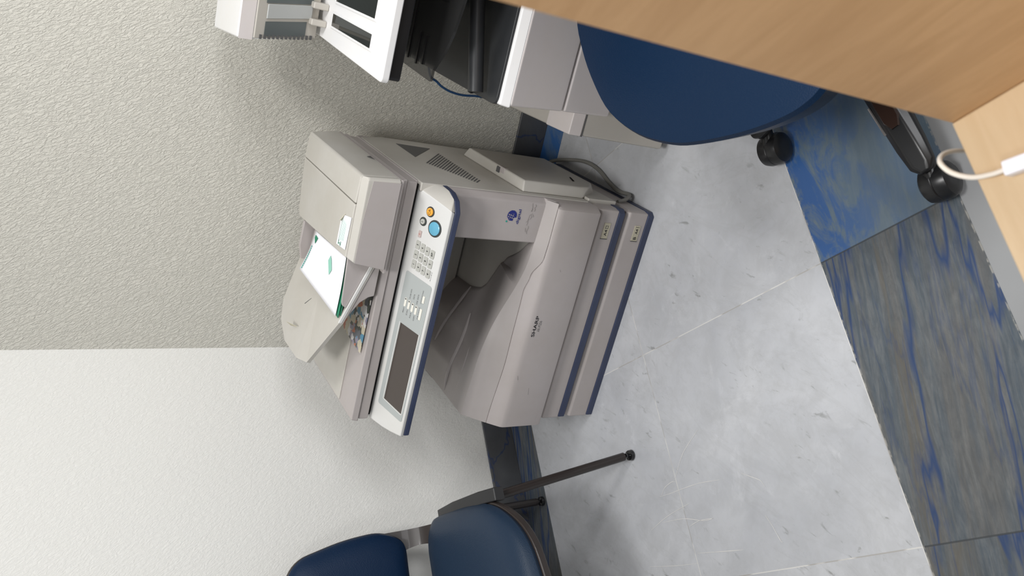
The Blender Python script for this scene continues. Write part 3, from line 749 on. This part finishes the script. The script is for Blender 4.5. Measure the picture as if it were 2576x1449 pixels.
# ================================================================== second printer beside it
mf = thing('multifunction_printer', 'white and black multifunction printer with its document feeder flipped open, behind the blue office chair', 'printer', (.10, 1.70, 0))
MX = .42
bs = obj('paper_base', B(-.232, MX, 1.500, 1.985, .030, .322), 'printer_beige', mf, bevel=.006)
obj('drawer_strip', B(-.2328, MX+.001, 1.4990, 1.60, .286, .3225), 'printer_grey', bs, bevel=.003)
obj('drawer_gap', B(-.2331, MX, 1.4988, 1.60, .2830, .2862), 'dark_grey', bs)
for x in (-.205, MX-.06):
    for y in (1.52, 1.93): obj('foot', B(x, x+.05, y-.01, y+.04, 0, .032), 'printer_beige', mf, bevel=.003)
def face_y(z): return 1.400 + (.560-z)*.22
obj('body_block', B(-.160, MX, 1.50, 1.93, .322, .560), 'printer_grey', mf, bevel=.004)
fd_ = obj('upper_front_door', hull([(-.182, face_y(.555), .555), (MX, face_y(.555), .555), (MX, 1.56, .555), (-.182, 1.56, .555), (-.177, face_y(.400), .400), (MX, face_y(.400), .400), (MX, 1.56, .400), (-.177, 1.56, .400)]), 'printer_grey', mf, bevel=.006, seg=3)
obj('lower_front_door', hull([(-.177, face_y(.396), .396), (MX, face_y(.396), .396), (MX, 1.56, .396), (-.177, 1.56, .396), (-.1745, face_y(.245), .245), (MX, face_y(.245), .245), (MX, 1.56, .30), (-.1745, 1.56, .30)]), 'printer_grey', mf, bevel=.006, seg=3)
obj('door_gap', B(-.170, MX, 1.452, 1.55, .390, .405), 'dark_gap', mf)
obj('white_rim', hull([(-.186, 1.402, .552), (MX, 1.402, .552), (MX, 1.44, .552), (-.186, 1.44, .552), (-.184, 1.412, .574), (MX, 1.412, .574), (MX, 1.45, .574), (-.184, 1.45, .574)]), 'printer_white', mf, bevel=.004)
ot = obj('output_tray', prism([(x, y, .556) for x, y in bpolygon([(-.187, 1.418), (MX, 1.418), (MX, 1.93), (-.165, 1.93), (-.176, 1.70)], [.02, .02, .01, .01, 0])], (0, 0, .024)), 'charcoal_plastic', mf, bevel=.002)
obj('tray_bar', tube(spline([(-.1695, 1.470, .604), (-.167, 1.4705, .604), (-.160, 1.472, .6045), (-.001, 1.52, .617), (.16, 1.57, .626), (MX, 1.60, .63)], 6), [.002, .007, .0105, .0125, .014, .015]+[.0160]*25, 16), 'charcoal_plastic', ot)
obj('inner_block', B(-.02, MX-.01, 1.72, 1.92, .575, .80), 'black_plastic', mf)
obj('rear_post', B(MX-.02, MX+.02, 1.42, 1.93, .556, .806), 'charcoal_plastic', mf)
ut = obj('smoked_tray', prism([(x, y, .700+.0*x) for x, y in bpolygon([(-.172, 1.475), (-.150, 1.475), (-.090, 1.425), (.02, 1.395), (.25, 1.39), (.25, 1.72), (-.158, 1.640)], [.006, 0, .05, .05, 0, 0, .006])], (0, 0, .006)), 'smoke_plastic', mf, smooth=False)
for x0, x1, y in ((-.150, -.085, 1.555), (-.146, -.088, 1.525), (-.145, -.02, 1.60)):
    obj('tray_rib', B(x0, x1, y-.003, y+.003, .7062, .7095), 'black_plastic', ut)
sc = obj('scanner_plate', prism([(x, y, .822) for x, y in bpolygon([(-.183, 1.402), (MX, 1.402), (MX, 1.90), (-.155, 1.90), (-.157, 1.79)], [.012, .01, .01, .01, 0])], (0, 0, .016)), 'printer_white', mf, bevel=.003)
obj('black_underframe', prism([(x, y, .798) for x, y in bpolygon([(-.177, 1.408), (MX, 1.408), (MX, 1.90), (-.154, 1.90), (-.156, 1.79)], [.010, .01, .01, .01, 0])], (0, 0, .0235)), 'black_plastic', sc, bevel=.003)
def frame_glass(x0, x1, x2, x3, y0, y1):
    # slot in the plate: x0/x1 at the front, x3/x2 at the back
    fr = obj('glass_frame', hull([(x0-.007, y0-.010, .8375), (x1+.007, y0-.010, .8375), (x2+.007, y1+.010, .8375), (x3-.007, y1+.010, .8375),
                             (x0-.004, y0-.006, .8405), (x1+.004, y0-.006, .8405), (x2+.004, y1+.006, .8405), (x3-.004, y1+.006, .8405)]), 'printer_white', sc)
    obj('scan_glass', prism([(x0, y0, .8400), (x1, y0, .8400), (x2, y1, .8400), (x3, y1, .8400)], (0, 0, .0010)), 'glass_dark', fr, smooth=False)
frame_glass(-.133, -.107, -.099, -.124, 1.482, 1.716)
frame_glass(-.078, .26, .26, -.073, 1.482, 1.710)
# feeder cover flipped up: hinge line at the back, underside facing the room
fl = obj('feeder_lid', hull([(-.164, 1.790, .846), (.26, 1.790, .846), (-.187, 1.742, .992), (.26, 1.742, .992), (-.1885, 1.738, 1.0245), (.26, 1.738, 1.0245), (-.201, 1.964, 1.0245), (.26, 1.964, 1.0245), (-.170, 1.930, .870), (.26, 1.930, .870)]), 'printer_white', mf, bevel=.005)
def lidp(x, s, h=.0):                      # s: 0 at the hinge, 1 at the free edge
    k = Vector((0, -.048, .146)); nn = Vector((0, -.146, -.048)).normalized()
    return Vector((x, 1.790, .846)) + k*s + nn*h
obj('lid_rim_shade', prism([(-.1872, 1.7415, .993), (.26, 1.7415, .993), (.26, 1.7375, 1.0215), (-.1885, 1.7375, 1.0215)], (0, -.0012, 0)), 'printer_grey', fl, smooth=False)  # grey overlay on the white lid's edge, shade put into its colour
fr = obj('lid_inner_frame', prism([lidp(-.164, .03), lidp(.26, .03), lidp(.26, 1.0), lidp(-.183, 1.0)], (lidp(0, 0, .005)-lidp(0, 0, 0))), 'printer_beige', fl, bevel=.002)
obj('scan_film', prism([lidp(-.163, .22, .0052), lidp(-.132, .22, .0052), lidp(-.146, .86, .0052), lidp(-.176, .86, .0052)], (lidp(0, 0, .0015)-lidp(0, 0, 0))), 'scan_film_grey', fl, smooth=False)
obj('platen_pad', prism([lidp(-.124, .16, .0052), lidp(-.096, .16, .0052), lidp(-.110, .86, .0052), lidp(-.140, .86, .0052)], (lidp(0, 0, .004)-lidp(0, 0, 0))), 'platen_grey', fl, bevel=.0015)
obj('scan_film', prism([lidp(-.094, .16, .0052), lidp(.20, .16, .0052), lidp(.20, .88, .0052), lidp(-.109, .88, .0052)], (lidp(0, 0, .002)-lidp(0, 0, 0))), 'scan_film_grey', fl, smooth=False)
for k in range(13):
    s = .10+.066*k; x = -.166-.0185*s
    obj('comb_tooth', prism([lidp(x, s, .005), lidp(x+.009, s, .005), lidp(x+.009, s+.035, .005), lidp(x, s+.035, .005)], (lidp(0, 0, .002)-lidp(0, 0, 0))), 'dark_grey', fl, smooth=False)
for x in (-.135, -.100):
    obj('hinge', B(x, x+.014, 1.755, 1.800, .838, .872), 'printer_beige', mf, bevel=.003)
cb = recenter(obj('network_cable', tube(spline([(-.180, 1.93, .50), (-.212, 1.94, .482), (-.223, 1.95, .457), (-.234, 1.95, .438), (-.243, 1.95, .408), (-.246, 1.952, .370), (-.242, 1.955, .327), (-.242, 1.96, .300), (-.240, 1.992, .25)], 8), .0032, 8), 'cable_blue', None))
tag(cb, 'thin dark blue cable hanging against the wall behind the multifunction printer', 'cable')

# ================================================================== visitor chair by the left wall
def WA(p): return W(*p)
vc = thing('visitor_chair', 'blue padded visitor chair with dark steel legs standing against the left wall', 'chair', tuple(W(0, 1.8, 0)))
def sl(name, f, nu, nv, mat, **k): return obj(name, grid(f, nu, nv), mat, vc, **k)
AC = -.035                                 # chair centre along the wall
def pad(name, outline, depth, puff, place, mat, parent, rings=7):
    """Cushion: outline in 2-D, domed on one side, flat on the other."""
    bm = BM(); c = sum((Vector(p) for p in outline), Vector((0, 0)))/len(outline)
    lev = []
    prof = [(1.0, 0.0), (1.02, .35), (1.0, .66), (.965, .84), (.90, .94), (.75, 1.0), (.45, 1.04), (.15, 1.06)]
    for s, h in prof:
        lev.append([bm.verts.new(place(c.x+(p[0]-c.x)*s, c.y+(p[1]-c.y)*s, depth*min(h, 1.0)+puff*max(0, h-.84)/.22)) for p in outline])
    n = len(outline)
    for A_, B_ in zip(lev, lev[1:]):
        for k in range(n): bm.faces.new([A_[k], A_[(k+1) % n], B_[(k+1) % n], B_[k]])
    bm.faces.new(lev[0][::-1]); bm.faces.new(lev[-1])
    return obj(name, bm, mat, parent)
# seat: (a, n) outline; the front is the small-n side
so = bpolygon([(-.272, 1.620), (-.235, 1.525), (-.06, 1.505), (.105, 1.540), (.185, 1.640), (.203, 1.780), (.203, 1.955), (.16, 1.990), (-.23, 1.990), (-.275, 1.955)], [.08, .06, .10, .07, .07, .08, .05, .03, .03, .05], 6)
def seat_h(a, n): return .004*math.cos((a-AC)*6) - .014*sm(1.62, 1.47, n) - .006*sm(1.75, 1.95, n)
def seat_place(z0):
    return lambda a, n, h: W(a, n, z0+h+seat_h(a, n)*.7)
st_ = pad('seat', so, .040, .010, seat_place(.413), 'seat_leatherette', vc)
so2 = [((p[0]-AC)*1.032+AC, (p[1]-1.75)*1.032+1.75) for p in so]
obj('seat_shell', prism([W(p[0], p[1], .398+seat_h(*p)*.7) for p in so2], (0, 0, .020)), 'chair_shell', vc, bevel=.005)
# backrest: (a, z) outline, leaning towards the wall
bo = bpolygon([(-.240, .492), (.165, .484), (.196, .545), (.190, .640), (.160, .765), (.095, .800), (-.16, .800), (-.23, .765), (-.262, .640), (-.268, .545)], [.03, .03, .05, .1, .06, .06, .06, .06, .1, .05], 6)
def back_place(off):
    return lambda a, z, h: W(a, 2.055 + (z-.49)*.17 - h + off + .10*(a-AC)**2*-1, z)
pad('backrest', bo, .030, .012, back_place(0), 'navy_leatherette', vc)
bo2 = [((p[0]-AC)*1.028+AC, (p[1]-.64)*1.03+.64) for p in bo]
obj('back_shell', prism([back_place(.010)(p[0], p[1], .018) for p in bo2], W(0, .014, 0)), 'chair_shell', vc, bevel=.004)
# curved brackets that join seat and back, black side links, legs with glides
for sgn in (1, -1):
    def mir(a): return a if sgn > 0 else 2*AC-a
    bmx = BM(); L1 = []
    path = spline([(2.085, .575), (2.070, .52), (2.050, .470), (2.010, .430), (1.960, .412), (1.90, .408)], 12)
    for i, (n_, z_) in enumerate([(p[0], p[1]) for p in [Vector((q.x, q.y, 0)) for q in [Vector((p[0], p[1], 0)) for p in path]]]):
        t = i/(len(path)-1); w0 = .045 + .05*abs(2*t-1)**2
        hi = .196
        L1.append([bmx.verts.new(W(mir(hi), n_, z_)), bmx.verts.new(W(mir(hi-w0), n_, z_)), bmx.verts.new(W(mir(hi-w0), n_-.012, z_-.012)), bmx.verts.new(W(mir(hi), n_-.012, z_-.012))])
    for A_, B_ in zip(L1, L1[1:]):
        for k in range(4): bmx.faces.new([A_[k], A_[(k+1) % 4], B_[(k+1) % 4], B_[k]])
    bmx.faces.new(L1[0]); bmx.faces.new(L1[-1][::-1])
    obj('back_bracket', bmx, 'chair_shell', vc, bevel=.003)
    obj('side_link', prism([W(mir(.194), n_, z_) for n_, z_ in ((1.965, .385), (1.955, .415), (1.83, .437), (1.70, .432), (1.655, .412), (1.655, .385))], W(.032*sgn, 0, 0)), 'chair_black_plastic', vc, bevel=.003)
    for top, ft in (((.207, 1.690, .405), (.258, 1.611, .016)), ((.205, 1.970, .400), (.222, 2.060, .016))):
        a_ = W(mir(top[0]), top[1], top[2]); f_ = W(mir(ft[0]), ft[1], ft[2]); d = (f_-a_).normalized()
        lg_ = obj('leg', tube([a_, f_-d*.012], .0112, 16), 'chair_frame', vc)
        obj('glide', lathe([(.006, -.018), (.006, -.008), (.013, -.006), (.0145, .002), (.013, .0055)], f_ - Vector((0, 0, .010)), (0, 0, -1), 18), 'black_gloss', lg_)
for n_ in (1.720, 1.940):
    obj('cross_bar', tube([W(.16, n_, .388), W(2*AC-.16, n_, .388)], .011, 12), 'chair_frame', vc)

# ================================================================== office swivel chair
OC = Vector((.120, 1.035, 0))
oc = thing('office_chair', 'blue leatherette office swivel chair with black five star base, half behind the wooden desk panel', 'chair', tuple(OC))
OCS = Vector((.101, 1.004, 0))
oo = [Vector(p) for p in [(0, .372), (-.082, .358), (-.143, .308), (-.195, .243), (-.234, .172), (-.250, .083), (-.244, -.005), (-.225, -.069), (-.190, -.147), (-.155, -.206), (-.126, -.240), (-.092, -.260), (-.03, -.270), (.05, -.272), (.12, -.262), (.185, -.215), (.230, -.130), (.250, -.02), (.252, .09), (.236, .18), (.195, .26), (.143, .318), (.082, .360)]]
oo = [Vector((p.x, p.y)) for p in spline([Vector((q.x, q.y, 0)) for q in oo + oo[:1]], 4)[:-1]]
def pad2(name, outline, z0, depth, puff, mat):
    bm = BM(); lev = []
    prof = [(.945, 0.0), (.965, .30), (.985, .62), (1.0, .86), (.985, .96), (.9, 1.0), (.5, 1.04), (.15, 1.06)]
    for s, h in prof:
        lev.append([bm.verts.new(OCS + Vector((p[0]*s, p[1]*s, z0+depth*min(h, 1)+puff*max(0, h-.84)/.22 - .006*sm(.05, -.27, p[1]*s)))) for p in outline])
    n = len(outline)
    for A_, B_ in zip(lev, lev[1:]):
        for k in range(n): bm.faces.new([A_[k], A_[(k+1) % n], B_[(k+1) % n], B_[k]])
    bm.faces.new(lev[0][::-1]); bm.faces.new(lev[-1]); return obj(name, bm, mat, oc)
pad2('seat', oo, .425, .055, .008, 'blue_leatherette')
obj('seat_pan', prism([OCS + Vector((p[0]*.88, p[1]*.88, .405)) for p in oo], (0, 0, .022)), 'black_plastic', oc, bevel=.006)
obj('mechanism', hull([OC + Vector((x, y, z)) for x in (-.09, .09) for y in (-.07, .07) for z in (.385, .408)] + [OC + Vector((x, y, .35)) for x in (-.04, .04) for y in (-.04, .04)]), 'black_plastic', oc, bevel=.004)
obj('gas_column', lathe([(.030, .06), (.030, .24), (.018, .242), (.018, .352)], OC, (0, 0, 1), 24), 'black_gloss', oc)
obj('hub', lathe([(.050, .060), (.055, .085), (.048, .125), (.034, .150)], OC, (0, 0, 1), 28), 'black_plastic', oc)
obj('back_arm', tube(spline([OC+Vector((.08, .02, .395)), OC+Vector((.25, .03, .41)), OC+Vector((.30, .03, .50)), OC+Vector((.31, .03, .62))], 6), .016, 10), 'black_plastic', oc)
def pb(u, v, h): return OC + Vector((.305 - h + .10*((u/.22)**2)*-.35 + (v-.6)*.10, .03+u, v))
bo3 = bpolygon([(-.20, .58), (.20, .58), (.22, .80), (.16, .98), (-.16, .98), (-.22, .80)], .07, 5)
bm = BM(); lev = []
for s, h in [(1.0, 0.0), (1.01, .02), (.97, .038), (.85, .045), (.4, .048)]:
    lev.append([bm.verts.new(pb(p[0]*s, .78+(p[1]-.78)*s, h)) for p in bo3])
for A_, B_ in zip(lev, lev[1:]):
    for k in range(len(bo3)): bm.faces.new([A_[k], A_[(k+1) % len(bo3)], B_[(k+1) % len(bo3)], B_[k]])
bm.faces.new(lev[0][::-1]); bm.faces.new(lev[-1]); obj('backrest', bm, 'blue_leatherette', oc)
ang0 = math.radians(230)
for k in range(5):
    an = math.radians((230.3, 147.3, 78, 8, 302)[k]); q_ = (.318, .287, .30, .30, .30)[k]/.286
    d = Vector((math.cos(an), math.sin(an), 0)); s = Vector((-d.y, d.x, 0)); Rr = .300
    bm = BM(); secs = []
    for t, w, zt, zb in ((.03, .036, .125, .078), (.12, .032, .120, .082), (.18, .029, .112, .082), (.235, .027, .100, .078), (.272, .023, .092, .074), (.286, .010, .086, .075)):
        p = OC + d*t*q_
        secs.append([bm.verts.new(p + s*a_ + Vector((0, 0, z_))) for a_, z_ in ((-w, zb), (-w, zb+(zt-zb)*.6), (-w*.55, zt), (w*.55, zt), (w, zb+(zt-zb)*.6), (w, zb))])
    for A_, B_ in zip(secs, secs[1:]):
        for q in range(6): bm.faces.new([A_[q], A_[(q+1) % 6], B_[(q+1) % 6], B_[q]])
    bm.faces.new(secs[0]); bm.faces.new(secs[-1][::-1])
    lg_ = obj('leg', bm, 'black_plastic', oc, bevel=.004)
    bm = BM(); secs = []
    for t, w, zt in ((.06, .026, .1262), (.12, .0245, .1222), (.19, .022, .1136), (.205, .010, .1112)):
        p = OC + d*t*q_; secs.append([bm.verts.new(p + s*a_ + Vector((0, 0, z_))) for a_, z_ in ((-w, zt-.014), (-w*.6, zt), (w*.6, zt), (w, zt-.014))])
    for A_, B_ in zip(secs, secs[1:]):
        for q in range(3): bm.faces.new([A_[q], A_[q+1], B_[q+1], B_[q]])
    tc = obj('leg_cover', bm, 'arm_cover', lg_)
    obj('cover_trim', tube([OC+d*.150*q_-s*.0275+Vector((0, 0, .108)), OC+d*.203*q_-s*.0262+Vector((0, 0, .098))], .0028, 8), 'metal_edge', lg_)
    # twin wheel caster under the leg tip
    cp = OC + d*.262*q_; tg = ((-.095, .787), (-.137, 1.157))[k] if k < 2 else (cp.x + (.03, -.02, .01)[k-2], cp.y + (.02, .03, -.035)[k-2]); co_ = (tg[0]-cp.x, tg[1]-cp.y)
    fw = Vector((co_[0], co_[1], 0)).normalized(); ax = Vector((-fw.y, fw.x, 0))
    cc = cp + Vector((co_[0], co_[1], .0345))
    obj('caster', lathe([(.010, -.0275), (.024, -.027), (.0315, -.022), (.0345, -.012), (.0345, -.0015), (.0335, 0), (.0345, .0015), (.0345, .012), (.0315, .022), (.024, .027), (.010, .0275)], cc, ax, 32), 'black_plastic', lg_)
    obj('caster_fork', tube([cc + Vector((0, 0, .018)), cp + Vector((0, 0, .060))], [.016, .013], 14), 'black_plastic', lg_)
    obj('caster_stem', lathe([(.010, .055), (.010, .078)], cp, (0, 0, 1), 14), 'black_plastic', lg_)

# ================================================================== reception desk in the foreground
DZ = .740; VA, VN = .2915, .2700
dk = thing('reception_desk', 'maple veneer desk corner with upright end panel, nearest the camera at the right', 'desk', tuple(W(-.2, .0, 0)))
obj('desk_top', prism([W(-.95, VN, DZ-.028), W(VA, VN, DZ-.028), W(VA, -.55, DZ-.028), W(-.95, -.55, DZ-.028)], (0, 0, .028)), 'maple_top', dk, bevel=.0012)
obj('end_panel', prism([W(VA+.0004, VN, 0), W(VA+.0004, -.55, 0), W(VA+.0004, -.55, 1.34), W(VA+.0004, VN, 1.34)], W(.025, 0, 0)), 'maple_panel', dk, bevel=.0010)
obj('side_support', prism([W(-.93, VN-.03, 0), W(-.93, -.55, 0), W(-.93, -.55, DZ-.028), W(-.93, VN-.03, DZ-.028)], W(.022, 0, 0)), 'maple_panel', dk, bevel=.0010)
cc = thing('charging_cable', 'white cable with boxy white plug drooping over the maple desk edge', 'cable', (-.025, .34, DZ))
obj('cord', tube(spline([(-.021, .336, DZ+.006), (-.028, .345, DZ+.006), (-.035, .360, DZ+.005), (-.036, .377, DZ+.006), (-.031, .392, DZ+.002), (-.024, .402, DZ-.016), (-.018, .404, DZ-.045), (-.012, .405, DZ-.12)], 8), .0022, 10), 'cord_white', cc)
pd = Vector((.62, -.78, 0)).normalized(); ps = Vector((-pd.y, pd.x, 0)); pc = Vector((-.0215, .3365, DZ))
obj('plug', prism([pc + ps*a_ + Vector((0, 0, z_)) for a_, z_ in ((-.0065, .0005), (.0065, .0005), (.0065, .012), (-.0065, .012))], pd*.045), 'plug_white', cc, bevel=.002)

# ================================================================== camera
pitch, roll, yaw, fpx = 0.576249268, -0.0363119536, 0.393451642, 1993.36629
fw = Vector((-math.sin(yaw)*math.cos(pitch), math.cos(yaw)*math.cos(pitch), -math.sin(pitch)))
r_ = Vector((math.cos(yaw), math.sin(yaw), 0)); d_ = fw.cross(r_)
c, s = math.cos(roll), math.sin(roll)
r2, d2 = r_*c + d_*s, d_*c - r_*s
cam = bpy.data.cameras.new('camera'); co = bpy.data.objects.new('camera', cam); C.objects.link(co)
M = Matrix.Identity(4)
for i in range(3): M[i][0], M[i][1], M[i][2] = d2[i], r2[i], -fw[i]     # the phone was held upright, its picture stored on its side
M.translation = Vector((0, 0, H)); co.matrix_world = M
cam.sensor_width = 36; cam.sensor_fit = 'HORIZONTAL'; cam.lens = fpx/2576*36; cam.clip_start = .02
cam.dof.use_dof = True; cam.dof.focus_distance = 1.85; cam.dof.aperture_fstop = 8
bpy.context.scene.camera = co

# ================================================================== light
wd = bpy.data.worlds.new('room_light'); bpy.context.scene.world = wd; wd.use_nodes = True
bg = wd.node_tree.nodes['Background']; bg.inputs[0].default_value = (.92, .96, 1, 1); bg.inputs[1].default_value = .22
def area(name, loc, size, power, col=(1, .98, .95), aim=None):
    l = bpy.data.lights.new(name, 'AREA'); l.shape = 'RECTANGLE'; l.size, l.size_y = size; l.energy = power; l.color = col
    o = bpy.data.objects.new(name, l); C.objects.link(o); o.location = loc
    if aim: o.rotation_euler = (Vector(aim)-Vector(loc)).to_track_quat('-Z', 'Y').to_euler()
    return o
area('ceiling_lamp', (-.35, .35, 2.65), (.5, .5), 31, (1, .99, .975))
area('ceiling_lamp', (.80, .95, 2.65), (.5, .5), 25, (1, .99, .975))
area('ceiling_lamp', (-.75, -1.0, 2.65), (.6, .6), 12, (1, .99, .975))
area('side_fill_light', (1.9, -.4, 1.95), (1.2, 1.0), 32, (.97, .98, 1), (-.9, 1.6, 1.0))  # added soft light from the right to brighten the walls, source unseen
sc_ = bpy.context.scene
sc_.view_settings.view_transform = 'Standard'; sc_.view_settings.look = 'None'
sc_.view_settings.gamma = 1; sc_.view_settings.use_curve_mapping = False
sc_.view_settings.exposure = 0.0
